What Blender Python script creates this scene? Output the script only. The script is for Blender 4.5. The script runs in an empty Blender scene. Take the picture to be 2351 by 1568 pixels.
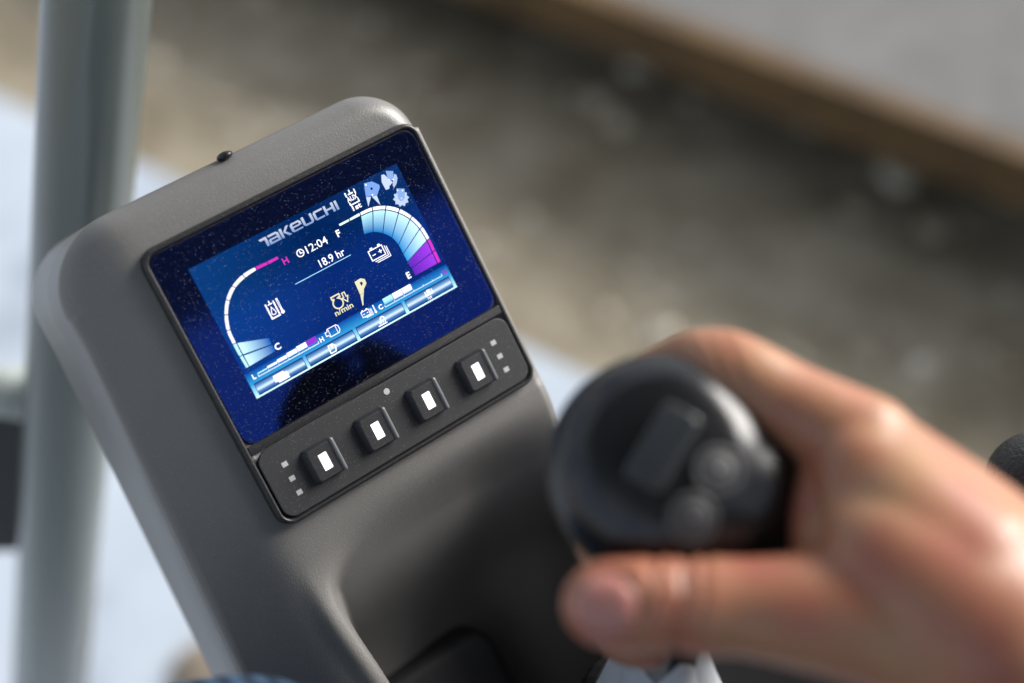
import bpy, bmesh, math, random
from mathutils import Vector, Matrix, Euler, noise as mnoise
from mathutils.bvhtree import BVHTree

scene = bpy.context.scene
rad = math.radians
MM = 0.001

# ------------------------------------------------------------------ frames
# The monitor's own frame: x right, y up the glass, z out of the glass (mm).
PANEL_H = 1.15
ELEV = rad(39.3)
PM = Matrix.Translation((0, 0, PANEL_H)) @ Matrix(((1, 0, 0, 0),
                                                  (0, math.sin(ELEV), -math.cos(ELEV), 0),
                                                  (0, math.cos(ELEV), math.sin(ELEV), 0),
                                                  (0, 0, 0, 1)))
R = ((0.80307892, -0.43129275, 0.4111579), (-0.47030286, -0.8824766, -0.00709081), (0.36589544, -0.18767425, -0.91153656))
CAM_P = Vector((-181.13035, 59.45029, 617.45065)) * MM

# ------------------------------------------------------------------ camera
cam_data = bpy.data.cameras.new('camera')
cam = bpy.data.objects.new('camera', cam_data)
scene.collection.objects.link(cam)
rot = Matrix((R[0], tuple(-v for v in R[1]), tuple(-v for v in R[2]))).transposed().to_4x4()
CAM_M = PM @ Matrix.Translation(CAM_P) @ rot
cam.matrix_world = CAM_M
cam_data.lens = 50
cam_data.sensor_width = 36
cam_data.clip_start = 0.02
cam_data.clip_end = 500
cam_data.dof.use_dof = True
cam_data.dof.focus_distance = 0.645
cam_data.dof.aperture_fstop = 2.2
cam_data.dof.aperture_blades = 0
scene.camera = cam
CAM_W = CAM_M.translation.copy()
FPX = 50 / 36 * 2351


def at(x, y, d):
    """world point seen at (x, y) of a 2351 x 1568 picture, d metres along the lens axis"""
    v = Vector(((x - 1175.5) / FPX * d, -(y - 784.0) / FPX * d, -d))
    return CAM_M @ v


def on_plane(x, y, z):
    p = at(x, y, 1.0)
    k = (z - CAM_W.z) / (p.z - CAM_W.z)
    return CAM_W + (p - CAM_W) * k


# ------------------------------------------------------------------ sky and sun
SUN_EL, SUN_AZ = rad(29), rad(96)            # azimuth clockwise from +Y (away from the camera)
world = bpy.data.worlds.new('World')
scene.world = world
world.use_nodes = True
nt = world.node_tree
nt.nodes.clear()
sky = nt.nodes.new('ShaderNodeTexSky')
sky.sky_type = 'NISHITA'
sky.sun_disc = False
sky.sun_elevation = SUN_EL
sky.sun_rotation = SUN_AZ
sky.air_density = 1.0
sky.dust_density = 3.0
bg = nt.nodes.new('ShaderNodeBackground')
bg.inputs['Strength'].default_value = 0.075
wout = nt.nodes.new('ShaderNodeOutputWorld')
wtc = nt.nodes.new('ShaderNodeTexCoord')
wn = nt.nodes.new('ShaderNodeTexNoise')                 # broken cloud, even over the whole sky
wn.inputs['Scale'].default_value = 3.5
wn.inputs['Detail'].default_value = 5
nt.links.new(wtc.outputs['Generated'], wn.inputs['Vector'])
wr = nt.nodes.new('ShaderNodeValToRGB')
wr.color_ramp.elements[0].position = 0.36
wr.color_ramp.elements[1].position = 0.66
wr.color_ramp.elements[1].color = (0.85, 0.85, 0.85, 1)
nt.links.new(wn.outputs['Fac'], wr.inputs['Fac'])
wm = nt.nodes.new('ShaderNodeMix')
wm.data_type = 'RGBA'
nt.links.new(wr.outputs[0], wm.inputs['Factor'])
nt.links.new(sky.outputs[0], wm.inputs[6])
wm.inputs[7].default_value = (5.6, 5.6, 5.6, 1)
nt.links.new(wm.outputs[2], bg.inputs['Color'])
nt.links.new(bg.outputs[0], wout.inputs['Surface'])

sun_data = bpy.data.lights.new('sun', 'SUN')
sun_data.energy = 2.8
sun_data.angle = rad(36)
sun_data.color = (1.0, 0.98, 0.95)
sun = bpy.data.objects.new('sun', sun_data)
scene.collection.objects.link(sun)
sdir = Vector((math.sin(SUN_AZ) * math.cos(SUN_EL), math.cos(SUN_AZ) * math.cos(SUN_EL), math.sin(SUN_EL)))
sun.rotation_euler = sdir.to_track_quat('Z', 'Y').to_euler()
sun.location = sdir * 20

scene.view_settings.view_transform = 'Standard'
scene.view_settings.look = 'None'
scene.view_settings.gamma = 1
scene.view_settings.exposure = 1.4
scene.render.engine = 'CYCLES'
scene.cycles.use_denoising = True
scene.cycles.max_bounces = 8
scene.cycles.sample_clamp_indirect = 6

# ------------------------------------------------------------------ materials


def material(name, color, rough=0.5, metal=0.0, spec=0.5, bump=None, mottle=None, dust=None, subsurface=None, coat=None):
    """principled surface; bump=(scale, strength, distance) mottle=(scale, dark, light) dust=(scale, amount)"""
    m = bpy.data.materials.new(name)
    m.use_nodes = True
    t = m.node_tree
    b = t.nodes['Principled BSDF']
    b.inputs['Base Color'].default_value = (*color, 1)
    b.inputs['Roughness'].default_value = rough
    b.inputs['Metallic'].default_value = metal
    b.inputs['Specular IOR Level'].default_value = spec
    tc = t.nodes.new('ShaderNodeTexCoord')
    col = None
    if mottle:
        n = t.nodes.new('ShaderNodeTexNoise')
        n.inputs['Scale'].default_value = mottle[0]
        n.inputs['Detail'].default_value = 6
        t.links.new(tc.outputs['Object'], n.inputs['Vector'])
        r = t.nodes.new('ShaderNodeValToRGB')
        r.color_ramp.elements[0].position = 0.3
        r.color_ramp.elements[1].position = 0.7
        r.color_ramp.elements[0].color = (*mottle[1], 1)
        r.color_ramp.elements[1].color = (*mottle[2], 1)
        t.links.new(n.outputs['Fac'], r.inputs['Fac'])
        col = r.outputs['Color']
    if dust:
        v = t.nodes.new('ShaderNodeTexVoronoi')
        v.inputs['Scale'].default_value = dust[0]
        t.links.new(tc.outputs['Object'], v.inputs['Vector'])
        cr = t.nodes.new('ShaderNodeMath')       # speck radius differs from cell to cell, most cells carry none
        cr.operation = 'MULTIPLY_ADD'
        sep = t.nodes.new('ShaderNodeSeparateColor')
        t.links.new(v.outputs['Color'], sep.inputs['Color'])
        t.links.new(sep.outputs[0], cr.inputs[0])
        cr.inputs[1].default_value = 0.9
        cr.inputs[2].default_value = -0.6
        lt = t.nodes.new('ShaderNodeMath')
        lt.operation = 'LESS_THAN'
        t.links.new(v.outputs['Distance'], lt.inputs[0])
        t.links.new(cr.outputs[0], lt.inputs[1])
        mul = t.nodes.new('ShaderNodeMath')
        mul.operation = 'MULTIPLY'
        mul.inputs[1].default_value = dust[1]
        t.links.new(lt.outputs[0], mul.inputs[0])
        mx = t.nodes.new('ShaderNodeMix')
        mx.data_type = 'RGBA'
        t.links.new(mul.outputs[0], mx.inputs['Factor'])
        if col:
            t.links.new(col, mx.inputs[6])
        else:
            mx.inputs[6].default_value = (*color, 1)
        mx.inputs[7].default_value = (0.62, 0.6, 0.58, 1)
        col = mx.outputs[2]
    if col:
        t.links.new(col, b.inputs['Base Color'])
    if bump:
        n = t.nodes.new('ShaderNodeTexNoise')
        n.inputs['Scale'].default_value = bump[0]
        n.inputs['Detail'].default_value = 3
        t.links.new(tc.outputs['Object'], n.inputs['Vector'])
        bp = t.nodes.new('ShaderNodeBump')
        bp.inputs['Strength'].default_value = bump[1]
        bp.inputs['Distance'].default_value = bump[2]
        t.links.new(n.outputs['Fac'], bp.inputs['Height'])
        t.links.new(bp.outputs[0], b.inputs['Normal'])
    if subsurface:
        b.inputs['Subsurface Weight'].default_value = subsurface
        b.inputs['Subsurface Radius'].default_value = (0.008, 0.003, 0.0015)
        b.inputs['Subsurface Scale'].default_value = 1.0
    if coat:
        b.inputs['Coat Weight'].default_value = coat
        b.inputs['Coat Roughness'].default_value = 0.08
    return m


def emitter(name, color, strength):
    m = bpy.data.materials.new(name)
    m.use_nodes = True
    b = m.node_tree.nodes['Principled BSDF']
    b.inputs['Base Color'].default_value = (0.01, 0.01, 0.01, 1)
    b.inputs['Emission Color'].default_value = (*color, 1)
    b.inputs['Emission Strength'].default_value = strength
    return m


M = {}
M['housing'] = material('grained_grey_plastic', (0.135, 0.132, 0.128), 0.40, spec=0.6, bump=(1300, 0.4, 0.0004),
                        mottle=(25, (0.127, 0.124, 0.12), (0.142, 0.139, 0.135)), dust=(1900, 0.3))
M['bezel'] = material('black_bezel_plastic', (0.016, 0.016, 0.018), 0.38, bump=(900, 0.2, 0.0002), dust=(1800, 0.25))
M['keypad'] = material('charcoal_rubber_keypad', (0.022, 0.023, 0.026), 0.58, bump=(1200, 0.2, 0.0002), dust=(1800, 0.25))
M['button'] = material('charcoal_rubber_button', (0.02, 0.021, 0.024), 0.5, bump=(1200, 0.2, 0.0002), dust=(1800, 0.2))
M['ridge'] = material('button_edge_highlight', (0.09, 0.095, 0.105), 0.35)  # paler grey paints in the light caught along the cap's right edge
M['mark'] = material('grey_printed_mark', (0.42, 0.43, 0.43), 0.5)
M['lamp'] = emitter('lit_button_window', (1.0, 0.97, 1.0), 0.7)
M['mask'] = material('black_screen_mask', (0.004, 0.004, 0.006), 0.6)
M['post'] = material('grey_green_paint', (0.125, 0.143, 0.135), 0.27, spec=0.6, mottle=(6, (0.115, 0.132, 0.124), (0.135, 0.155, 0.146)), coat=0.3)
M['rail'] = material('pale_grey_green_paint', (0.30, 0.33, 0.315), 0.45)
M['black_paint'] = material('black_plate_paint', (0.012, 0.014, 0.015), 0.5)
M['mat_black'] = material('matt_black_plastic', (0.012, 0.012, 0.013), 0.9, spec=0.08)
M['grip'] = material('black_grip_rubber', (0.006, 0.0065, 0.008), 0.27, spec=0.5, bump=(700, 0.15, 0.0003))
M['grip_light'] = material('dark_grey_switch', (0.03, 0.033, 0.037), 0.22)
M['grip_button'] = material('charcoal_grip_button', (0.055, 0.055, 0.057), 0.6)
M['boot'] = material('grey_rubber_boot', (0.46, 0.49, 0.53), 0.4, bump=(300, 0.2, 0.0006))
M['leather'] = material('black_leather_grain', (0.018, 0.019, 0.02), 0.38, bump=(520, 0.9, 0.0012))
M['skin'] = material('skin', (0.40, 0.19, 0.10), 0.42, bump=(350, 0.3, 0.0007), mottle=(34, (0.33, 0.105, 0.068), (0.36, 0.19, 0.10)), subsurface=0.08)
M['nail'] = material('nail', (0.38, 0.16, 0.135), 0.26, subsurface=0.05)
M['jacket'] = material('dark_jacket_cloth', (0.02, 0.022, 0.028), 0.85, spec=0.2, bump=(200, 0.3, 0.001))
M['screw'] = material('dark_screw', (0.03, 0.03, 0.032), 0.3, metal=0.6)


def denim():
    m = material('blue_denim', (0.05, 0.09, 0.16), 0.85, spec=0.2)
    t = m.node_tree
    b = t.nodes['Principled BSDF']
    tc = t.nodes.new('ShaderNodeTexCoord')
    w = t.nodes.new('ShaderNodeTexWave')
    w.wave_type = 'BANDS'
    w.bands_direction = 'X'
    w.inputs['Scale'].default_value = 40
    w.inputs['Distortion'].default_value = 1.5
    w.inputs['Detail'].default_value = 3
    t.links.new(tc.outputs['Object'], w.inputs['Vector'])
    r = t.nodes.new('ShaderNodeValToRGB')
    r.color_ramp.elements[0].color = (0.012, 0.022, 0.04, 1)
    r.color_ramp.elements[1].color = (0.05, 0.09, 0.15, 1)
    t.links.new(w.outputs['Fac'], r.inputs['Fac'])
    t.links.new(r.outputs[0], b.inputs['Base Color'])
    bp = t.nodes.new('ShaderNodeBump')
    bp.inputs['Strength'].default_value = 0.6
    bp.inputs['Distance'].default_value = 0.001
    t.links.new(w.outputs['Fac'], bp.inputs['Height'])
    t.links.new(bp.outputs[0], b.inputs['Normal'])
    return m


M['denim'] = denim()


def screen_material():
    m = bpy.data.materials.new('lit_display')
    m.use_nodes = True
    t = m.node_tree
    b = t.nodes['Principled BSDF']
    b.inputs['Base Color'].default_value = (0.003, 0.003, 0.004, 1)
    b.inputs['Roughness'].default_value = 0.6
    b.inputs['Specular IOR Level'].default_value = 0.0
    a = t.nodes.new('ShaderNodeVertexColor')
    a.layer_name = 'Col'
    t.links.new(a.outputs['Color'], b.inputs['Emission Color'])
    b.inputs['Emission Strength'].default_value = 0.48
    return m


M['display'] = screen_material()


def pane_material():
    """anti-glare glass: clear, with a bluish mirror sheen and specks of dust lying on it"""
    m = bpy.data.materials.new('coated_display_glass')
    m.use_nodes = True
    t = m.node_tree
    t.nodes.clear()
    out = t.nodes.new('ShaderNodeOutputMaterial')
    tr = t.nodes.new('ShaderNodeBsdfTransparent')
    gl = t.nodes.new('ShaderNodeBsdfGlossy')
    gl.inputs['Color'].default_value = (0.03, 0.13, 1.0, 1)      # the coating's own blue cast
    gl.inputs['Roughness'].default_value = 0.06
    mix = t.nodes.new('ShaderNodeMixShader')
    fr = t.nodes.new('ShaderNodeFresnel')
    fr.inputs['IOR'].default_value = 2.2
    t.links.new(fr.outputs[0], mix.inputs['Fac'])
    t.links.new(tr.outputs[0], mix.inputs[1])
    t.links.new(gl.outputs[0], mix.inputs[2])
    tc = t.nodes.new('ShaderNodeTexCoord')
    v = t.nodes.new('ShaderNodeTexVoronoi')
    v.inputs['Scale'].default_value = 1700
    t.links.new(tc.outputs['Object'], v.inputs['Vector'])
    sep = t.nodes.new('ShaderNodeSeparateColor')
    t.links.new(v.outputs['Color'], sep.inputs['Color'])
    cr = t.nodes.new('ShaderNodeMath')
    cr.operation = 'MULTIPLY_ADD'
    cr.inputs[1].default_value = 0.9
    cr.inputs[2].default_value = -0.58
    t.links.new(sep.outputs[0], cr.inputs[0])
    lt = t.nodes.new('ShaderNodeMath')
    lt.operation = 'LESS_THAN'
    t.links.new(v.outputs['Distance'], lt.inputs[0])
    t.links.new(cr.outputs[0], lt.inputs[1])
    n = t.nodes.new('ShaderNodeTexNoise')
    n.inputs['Scale'].default_value = 60
    t.links.new(tc.outputs['Object'], n.inputs['Vector'])
    mul = t.nodes.new('ShaderNodeMath')
    mul.operation = 'MULTIPLY'
    t.links.new(lt.outputs[0], mul.inputs[0])
    t.links.new(n.outputs['Fac'], mul.inputs[1])
    df = t.nodes.new('ShaderNodeBsdfDiffuse')
    df.inputs['Color'].default_value = (0.22, 0.25, 0.32, 1)
    mix2 = t.nodes.new('ShaderNodeMixShader')
    t.links.new(mul.outputs[0], mix2.inputs['Fac'])
    t.links.new(mix.outputs[0], mix2.inputs[1])
    t.links.new(df.outputs[0], mix2.inputs[2])
    t.links.new(mix2.outputs[0], out.inputs['Surface'])
    return m


M['pane'] = pane_material()


def ramp_material(name, scales, stops, rough, bump=None, offset=(0, 0, 0)):
    m = bpy.data.materials.new(name)
    m.use_nodes = True
    t = m.node_tree
    b = t.nodes['Principled BSDF']
    b.inputs['Roughness'].default_value = rough
    tc = t.nodes.new('ShaderNodeTexCoord')
    mp = t.nodes.new('ShaderNodeMapping')
    mp.inputs['Location'].default_value = offset
    t.links.new(tc.outputs['Object'], mp.inputs['Vector'])
    acc = None
    for s, wgt in scales:
        n = t.nodes.new('ShaderNodeTexNoise')
        n.inputs['Scale'].default_value = s
        n.inputs['Detail'].default_value = 4
        t.links.new(mp.outputs[0], n.inputs['Vector'])
        k = t.nodes.new('ShaderNodeMath')
        k.operation = 'MULTIPLY'
        k.inputs[1].default_value = wgt
        t.links.new(n.outputs['Fac'], k.inputs[0])
        if acc is None:
            acc = k.outputs[0]
        else:
            a = t.nodes.new('ShaderNodeMath')
            t.links.new(acc, a.inputs[0])
            t.links.new(k.outputs[0], a.inputs[1])
            acc = a.outputs[0]
    r = t.nodes.new('ShaderNodeValToRGB')
    while len(r.color_ramp.elements) < len(stops):
        r.color_ramp.elements.new(0.5)
    for e, (p, c) in zip(r.color_ramp.elements, stops):
        e.position = p
        e.color = (*c, 1)
    t.links.new(acc, r.inputs['Fac'])
    t.links.new(r.outputs[0], b.inputs['Base Color'])
    if bump:
        bp = t.nodes.new('ShaderNodeBump')
        bp.inputs['Strength'].default_value = bump[0]
        bp.inputs['Distance'].default_value = bump[1]
        t.links.new(acc, bp.inputs['Height'])
        t.links.new(bp.outputs[0], b.inputs['Normal'])
    return m


M['ground'] = ramp_material('sandy_gravel', ((2.2, 0.35), (8, 0.4), (40, 0.25)),
                            ((0.36, (0.11, 0.08, 0.04)), (0.45, (0.20, 0.165, 0.108)), (0.55, (0.28, 0.242, 0.172)), (0.66, (0.46, 0.405, 0.31))), 0.75, (0.25, 0.02))
M['slab'] = ramp_material('pale_concrete', ((1.6, 0.5), (7, 0.5)),
                          ((0.34, (0.15, 0.18, 0.22)), (0.46, (0.33, 0.375, 0.43)), (0.7, (0.41, 0.455, 0.51))), 0.5)
M['platform'] = ramp_material('grey_concrete', ((3, 0.6), (20, 0.4)), ((0.35, (0.075, 0.074, 0.072)), (0.65, (0.135, 0.132, 0.128))), 0.8)
M['rust'] = ramp_material('rusty_steel', ((5, 0.6), (30, 0.4)), ((0.35, (0.055, 0.029, 0.008)), (0.65, (0.12, 0.066, 0.018))), 0.75)
M['pebble'] = ramp_material('pale_pebble', ((9, 1.0),), ((0.35, (0.22, 0.18, 0.12)), (0.6, (0.45, 0.39, 0.29)), (0.72, (0.78, 0.73, 0.63))), 0.25)  # pale stones; the palest tone stands in for glints off them
M['soil'] = ramp_material('brown_soil', ((8, 0.6), (40, 0.4)), ((0.35, (0.13, 0.10, 0.07)), (0.65, (0.30, 0.25, 0.19))), 0.85)

# ------------------------------------------------------------------ mesh helpers
COL = scene.collection


def link(name, mesh, mat=None, parent=None):
    o = bpy.data.objects.new(name, mesh)
    COL.objects.link(o)
    if mat is not None:
        mesh.materials.append(mat)
    if parent is not None:
        o.parent = parent
    return o


def smooth(mesh, on=True):
    for p in mesh.polygons:
        p.use_smooth = on


def mesh_of(name, verts, faces, shade=True):
    me = bpy.data.meshes.new(name)
    me.from_pydata([tuple(v) for v in verts], [], faces)
    me.update()
    if shade:
        smooth(me)
    return me


def from_bm(name, bm, shade=True):
    me = bpy.data.meshes.new(name)
    bmesh.ops.recalc_face_normals(bm, faces=bm.faces[:])
    bm.to_mesh(me)
    bm.free()
    if shade:
        smooth(me)
    return me


def thing(name, label, cat, loc=(0, 0, 0), group=None):
    o = bpy.data.objects.new(name, None)
    COL.objects.link(o)
    o.location = loc
    o.empty_display_size = 0.05
    o['label'] = label
    o['category'] = cat
    if group:
        o['group'] = group
    return o


def rrect(x0, x1, y0, y1, r, n=6):
    pts = []
    for cx, cy, a0 in ((x1 - r, y1 - r, 0), (x0 + r, y1 - r, 90), (x0 + r, y0 + r, 180), (x1 - r, y0 + r, 270)):
        for i in range(n + 1):
            a = rad(a0 + 90 * i / n)
            pts.append((cx + r * math.cos(a), cy + r * math.sin(a)))
    return pts


def loft(rings, cap_first=False, cap_last=False):
    """rings: lists of equal length of 3-D points -> verts, faces"""
    verts, faces = [], []
    n = len(rings[0])
    for r in rings:
        verts += r
    for k in range(len(rings) - 1):
        a, b = k * n, (k + 1) * n
        for i in range(n):
            j = (i + 1) % n
            faces.append((a + i, a + j, b + j, b + i))
    if cap_first:
        faces.append(tuple(range(n))[::-1])
    if cap_last:
        o = (len(rings) - 1) * n
        faces.append(tuple(range(o, o + n)))
    return verts, faces


def slab(x0, x1, y0, y1, r, z0, z1, bevel, n=6, taper=0.0):
    """rounded slab in panel millimetres, its upper edge rounded"""
    rings = [[(x, y, z0) for x, y in rrect(x0, x1, y0, y1, r, n)]]
    steps = 4
    for i in range(steps + 1):
        a = rad(90 * i / steps)
        ins = bevel * (1 - math.cos(a)) + taper
        z = z1 - bevel + bevel * math.sin(a)
        rings.append([(x, y, z) for x, y in rrect(x0 + ins, x1 - ins, y0 + ins, y1 - ins, max(r - ins, 0.2), n)])
    v, f = loft(rings, True, True)
    return [Vector(p) * MM for p in v], f


def sharp_caps(me, ang=0.6):
    """flat shading for big planar faces so that rounded slabs keep crisp tops"""
    for p in me.polygons:
        if len(p.vertices) > 4:
            p.use_smooth = False


def capsule(verts, faces, pts, seg=20):
    """closed tapered tube through pts = [(Vector, radius)], round ends"""
    P = []
    for i, (p, r) in enumerate(pts):
        P.append((Vector(p), r))
    # resample with catmull-rom for smooth bends
    S = []
    n = len(P)
    for i in range(n - 1):
        p0, p1, p2, p3 = P[max(i - 1, 0)], P[i], P[i + 1], P[min(i + 2, n - 1)]
        for k in range(8):
            t = k / 8
            def cr(a, b, c, d):
                return 0.5 * ((2 * b) + (c - a) * t + (2 * a - 5 * b + 4 * c - d) * t * t + (3 * b - a - 3 * c + d) * t ** 3)
            S.append((cr(p0[0], p1[0], p2[0], p3[0]), cr(p0[1], p1[1], p2[1], p3[1])))
    S.append(P[-1])
    # round ends
    d0 = (S[1][0] - S[0][0]).normalized()
    d1 = (S[-1][0] - S[-2][0]).normalized()
    head = [(S[0][0] - d0 * S[0][1] * math.sin(a), S[0][1] * math.cos(a)) for a in (rad(86), rad(65), rad(40), rad(20))]
    tail = [(S[-1][0] + d1 * S[-1][1] * math.sin(a), S[-1][1] * math.cos(a)) for a in (rad(20), rad(40), rad(65), rad(86))]
    S = head + S + tail
    up = Vector((0.3, 0.2, 0.9)).normalized()
    base = len(verts)
    prev = None
    for i, (p, r) in enumerate(S):
        d = (S[min(i + 1, len(S) - 1)][0] - S[max(i - 1, 0)][0]).normalized()
        if prev is None:
            u = d.orthogonal().normalized()
        else:
            u = (prev - d * prev.dot(d)).normalized()
        prev = u
        w = d.cross(u)
        for k in range(seg):
            a = 2 * math.pi * k / seg
            verts.append(p + (u * math.cos(a) + w * math.sin(a)) * r)
    L = len(S)
    for i in range(L - 1):
        a, b = base + i * seg, base + (i + 1) * seg
        for k in range(seg):
            j = (k + 1) % seg
            faces.append((a + k, a + j, b + j, b + k))
    faces.append(tuple(base + k for k in range(seg))[::-1])
    faces.append(tuple(base + (L - 1) * seg + k for k in range(seg)))


def ellipsoid(verts, faces, c, axes, seg=20, rings=12):
    """axes: three Vectors (semi-axes)"""
    base = len(verts)
    a1, a2, a3 = axes
    for i in range(1, rings):
        th = math.pi * i / rings
        for k in range(seg):
            ph = 2 * math.pi * k / seg
            verts.append(c + a1 * math.sin(th) * math.cos(ph) + a2 * math.sin(th) * math.sin(ph) + a3 * math.cos(th))
    top = len(verts)
    verts.append(c + a3)
    verts.append(c - a3)
    for i in range(rings - 2):
        for k in range(seg):
            j = (k + 1) % seg
            a, b = base + i * seg, base + (i + 1) * seg
            faces.append((a + k, b + k, b + j, a + j))
    for k in range(seg):
        j = (k + 1) % seg
        faces.append((top, base + k, base + j))
        o = base + (rings - 2) * seg
        faces.append((top + 1, o + j, o + k))


def fuse(name, verts, faces, voxel, iters):
    """one continuous surface out of overlapping closed forms"""
    me = mesh_of(name + '_raw', verts, faces)
    o = bpy.data.objects.new(name + '_raw', me)
    COL.objects.link(o)
    bm = bmesh.new()
    bm.from_mesh(me)
    bmesh.ops.recalc_face_normals(bm, faces=bm.faces[:])
    bm.to_mesh(me)
    bm.free()
    m = o.modifiers.new('r', 'REMESH')
    m.mode = 'VOXEL'
    m.voxel_size = voxel
    m.adaptivity = 0
    s = o.modifiers.new('s', 'SMOOTH')
    s.factor = 0.5
    s.iterations = iters
    dg = bpy.context.evaluated_depsgraph_get()
    dg.update()
    new = bpy.data.meshes.new_from_object(o.evaluated_get(dg))
    bpy.data.objects.remove(o)
    bpy.data.meshes.remove(me)
    new.name = name
    smooth(new)
    return new


def sstep(a, b, x):
    t = min(max((x - a) / (b - a), 0.0), 1.0)
    return t * t * (3 - 2 * t)


def softplus(x, k):
    if x / k > 30:
        return x
    return k * math.log1p(math.exp(x / k))


# ------------------------------------------------------------------ ground, slab, platform
def ground_obj(name, pts, z, mat, thick=None):
    bm = bmesh.new()
    vs = [bm.verts.new((p[0], p[1], z)) for p in pts]
    f = bm.faces.new(vs)
    if thick:
        r = bmesh.ops.extrude_face_region(bm, geom=[f])
        bmesh.ops.translate(bm, verts=[v for v in r['geom'] if isinstance(v, bmesh.types.BMVert)], vec=(0, 0, -thick))
    me = from_bm(name, bm, False)
    return link(name, me, mat)


g = ground_obj('ground', [(-60, -60), (60, -60), (60, 60), (-60, 60)], 0, M['ground'])
g['kind'] = 'structure'

SL_Z = 0.10
a, b = on_plane(0, 222, SL_Z), on_plane(1240, 812, SL_Z)
d = (b - a).normalized()
nrm = Vector((d.y, -d.x, 0))
if nrm.dot(CAM_W - a) < 0:
    nrm = -nrm
c0, c1 = a - d * 6, a + d * 8
s = ground_obj('concrete_slab', [c0, c1, c1 + nrm * 4, c0 + nrm * 4], SL_Z, M['slab'], 0.14)
s['kind'] = 'structure'

pc = on_plane(535, 1565, SL_Z)
rs = random.Random(2)
verts, faces = [], []
for q, hz in ((1.0, -0.004), (0.75, 0.012), (0.4, 0.025)):
    for k in range(28):
        rr = 0.085 * q * (1 + 0.25 * mnoise.noise(Vector((math.cos(k * math.pi / 14) * 1.5, math.sin(k * math.pi / 14) * 1.5, q))))
        verts.append(pc + Vector((math.cos(k * math.pi / 14) * rr, math.sin(k * math.pi / 14) * rr, hz * (0.8 + 0.4 * rs.random()))))
for l in range(2):
    for k in range(28):
        faces.append((l * 28 + k, l * 28 + (k + 1) % 28, l * 28 + 28 + (k + 1) % 28, l * 28 + 28 + k))
faces.append(tuple(56 + k for k in range(28)))
o = link('loose_soil', mesh_of('loose_soil', verts, faces), M['soil'])
o['kind'] = 'stuff'
o['label'] = 'low patch of brown soil lying on the pale concrete slab'
o['category'] = 'soil'

# raised grey platform with a rusty steel edge, upper right
PZ = 0.26
a, b = on_plane(1345, -38, PZ), on_plane(2351, 325, PZ)
d = (b - a).normalized()
back = Vector((-d.y, d.x, 0))
if back.dot(a - CAM_W) < 0:
    back = -back
c0, c1 = a - d * 8, a + d * 8
p = ground_obj('concrete_platform', [c0, c1, c1 + back * 7, c0 + back * 7], PZ, M['platform'], 0.08)
p['kind'] = 'structure'
beam = thing('steel_edge_beam', 'rusty brown steel beam along the edge of the grey concrete platform', 'beam', (a + b) / 2 * Vector((1, 1, 0)) if False else Vector((0, 0, 0)))
fr = -back
bm = bmesh.new()


def prism(bm, p0, p1, prof):
    """profile of (out, z) carried from p0 to p1; out is measured toward the machine"""
    A = [bm.verts.new((p0 + fr * o + Vector((0, 0, z - p0.z)))) for o, z in prof]
    B = [bm.verts.new((p1 + fr * o + Vector((0, 0, z - p1.z)))) for o, z in prof]
    n = len(prof)
    for i in range(n):
        j = (i + 1) % n
        bm.faces.new((A[i], A[j], B[j], B[i]))
    bm.faces.new(A[::-1])
    bm.faces.new(B)


prism(bm, c0, c1, ((0.003, 0.175), (0.04, 0.175), (0.04, 0.183), (0.034, 0.188), (0.034, 0.252), (0.04, 0.257), (0.04, 0.266), (0.003, 0.266)))
link('flange_web', from_bm('flange_web', bm, False), M['rust'], beam)
beam.children[0].name = 'web'

# ------------------------------------------------------------------ loose stones
rng = random.Random(4)


def stone_mesh(name, seed, sub=2):
    bm = bmesh.new()
    bmesh.ops.create_icosphere(bm, subdivisions=sub, radius=1)
    for v in bm.verts:
        k = 1 + 0.28 * mnoise.noise(v.co * 1.3 + Vector((seed * 7.1, 0, 0)))
        v.co = Vector((v.co.x * k, v.co.y * k * 0.85, v.co.z * k * 0.55))
    return from_bm(name, bm)


verts, faces = [], []
for i in range(420):
    x, y = rng.uniform(60, 2400), rng.uniform(-250, 1000)
    if y > 170 + 0.47 * x:
        continue
    p = on_plane(x, y, 0)
    r = rng.choice((0.005, 0.007, 0.009, 0.013, 0.018, 0.03)) * rng.uniform(0.7, 1.2)
    bme = len(verts)
    ph = rng.uniform(0, 6.28)
    for z, q in ((0, 1.0), (0.45, 0.85), (0.75, 0.45)):
        for k in range(6):
            aa = ph + k * math.pi / 3 + rng.uniform(-0.2, 0.2)
            rr = r * q * rng.uniform(0.8, 1.15)
            verts.append(Vector((p.x + rr * math.cos(aa), p.y + rr * math.sin(aa), r * z * 0.7 - 0.001)))
    for l in range(2):
        for k in range(6):
            j = (k + 1) % 6
            faces.append((bme + l * 6 + k, bme + l * 6 + j, bme + l * 6 + 6 + j, bme + l * 6 + 6 + k))
    faces.append(tuple(bme + 12 + k for k in range(6)))
o = link('gravel', mesh_of('gravel', verts, faces, False), M['pebble'])
o['kind'] = 'stuff'
o['label'] = 'loose pale gravel scattered over the sandy ground'
o['category'] = 'gravel'

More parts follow.
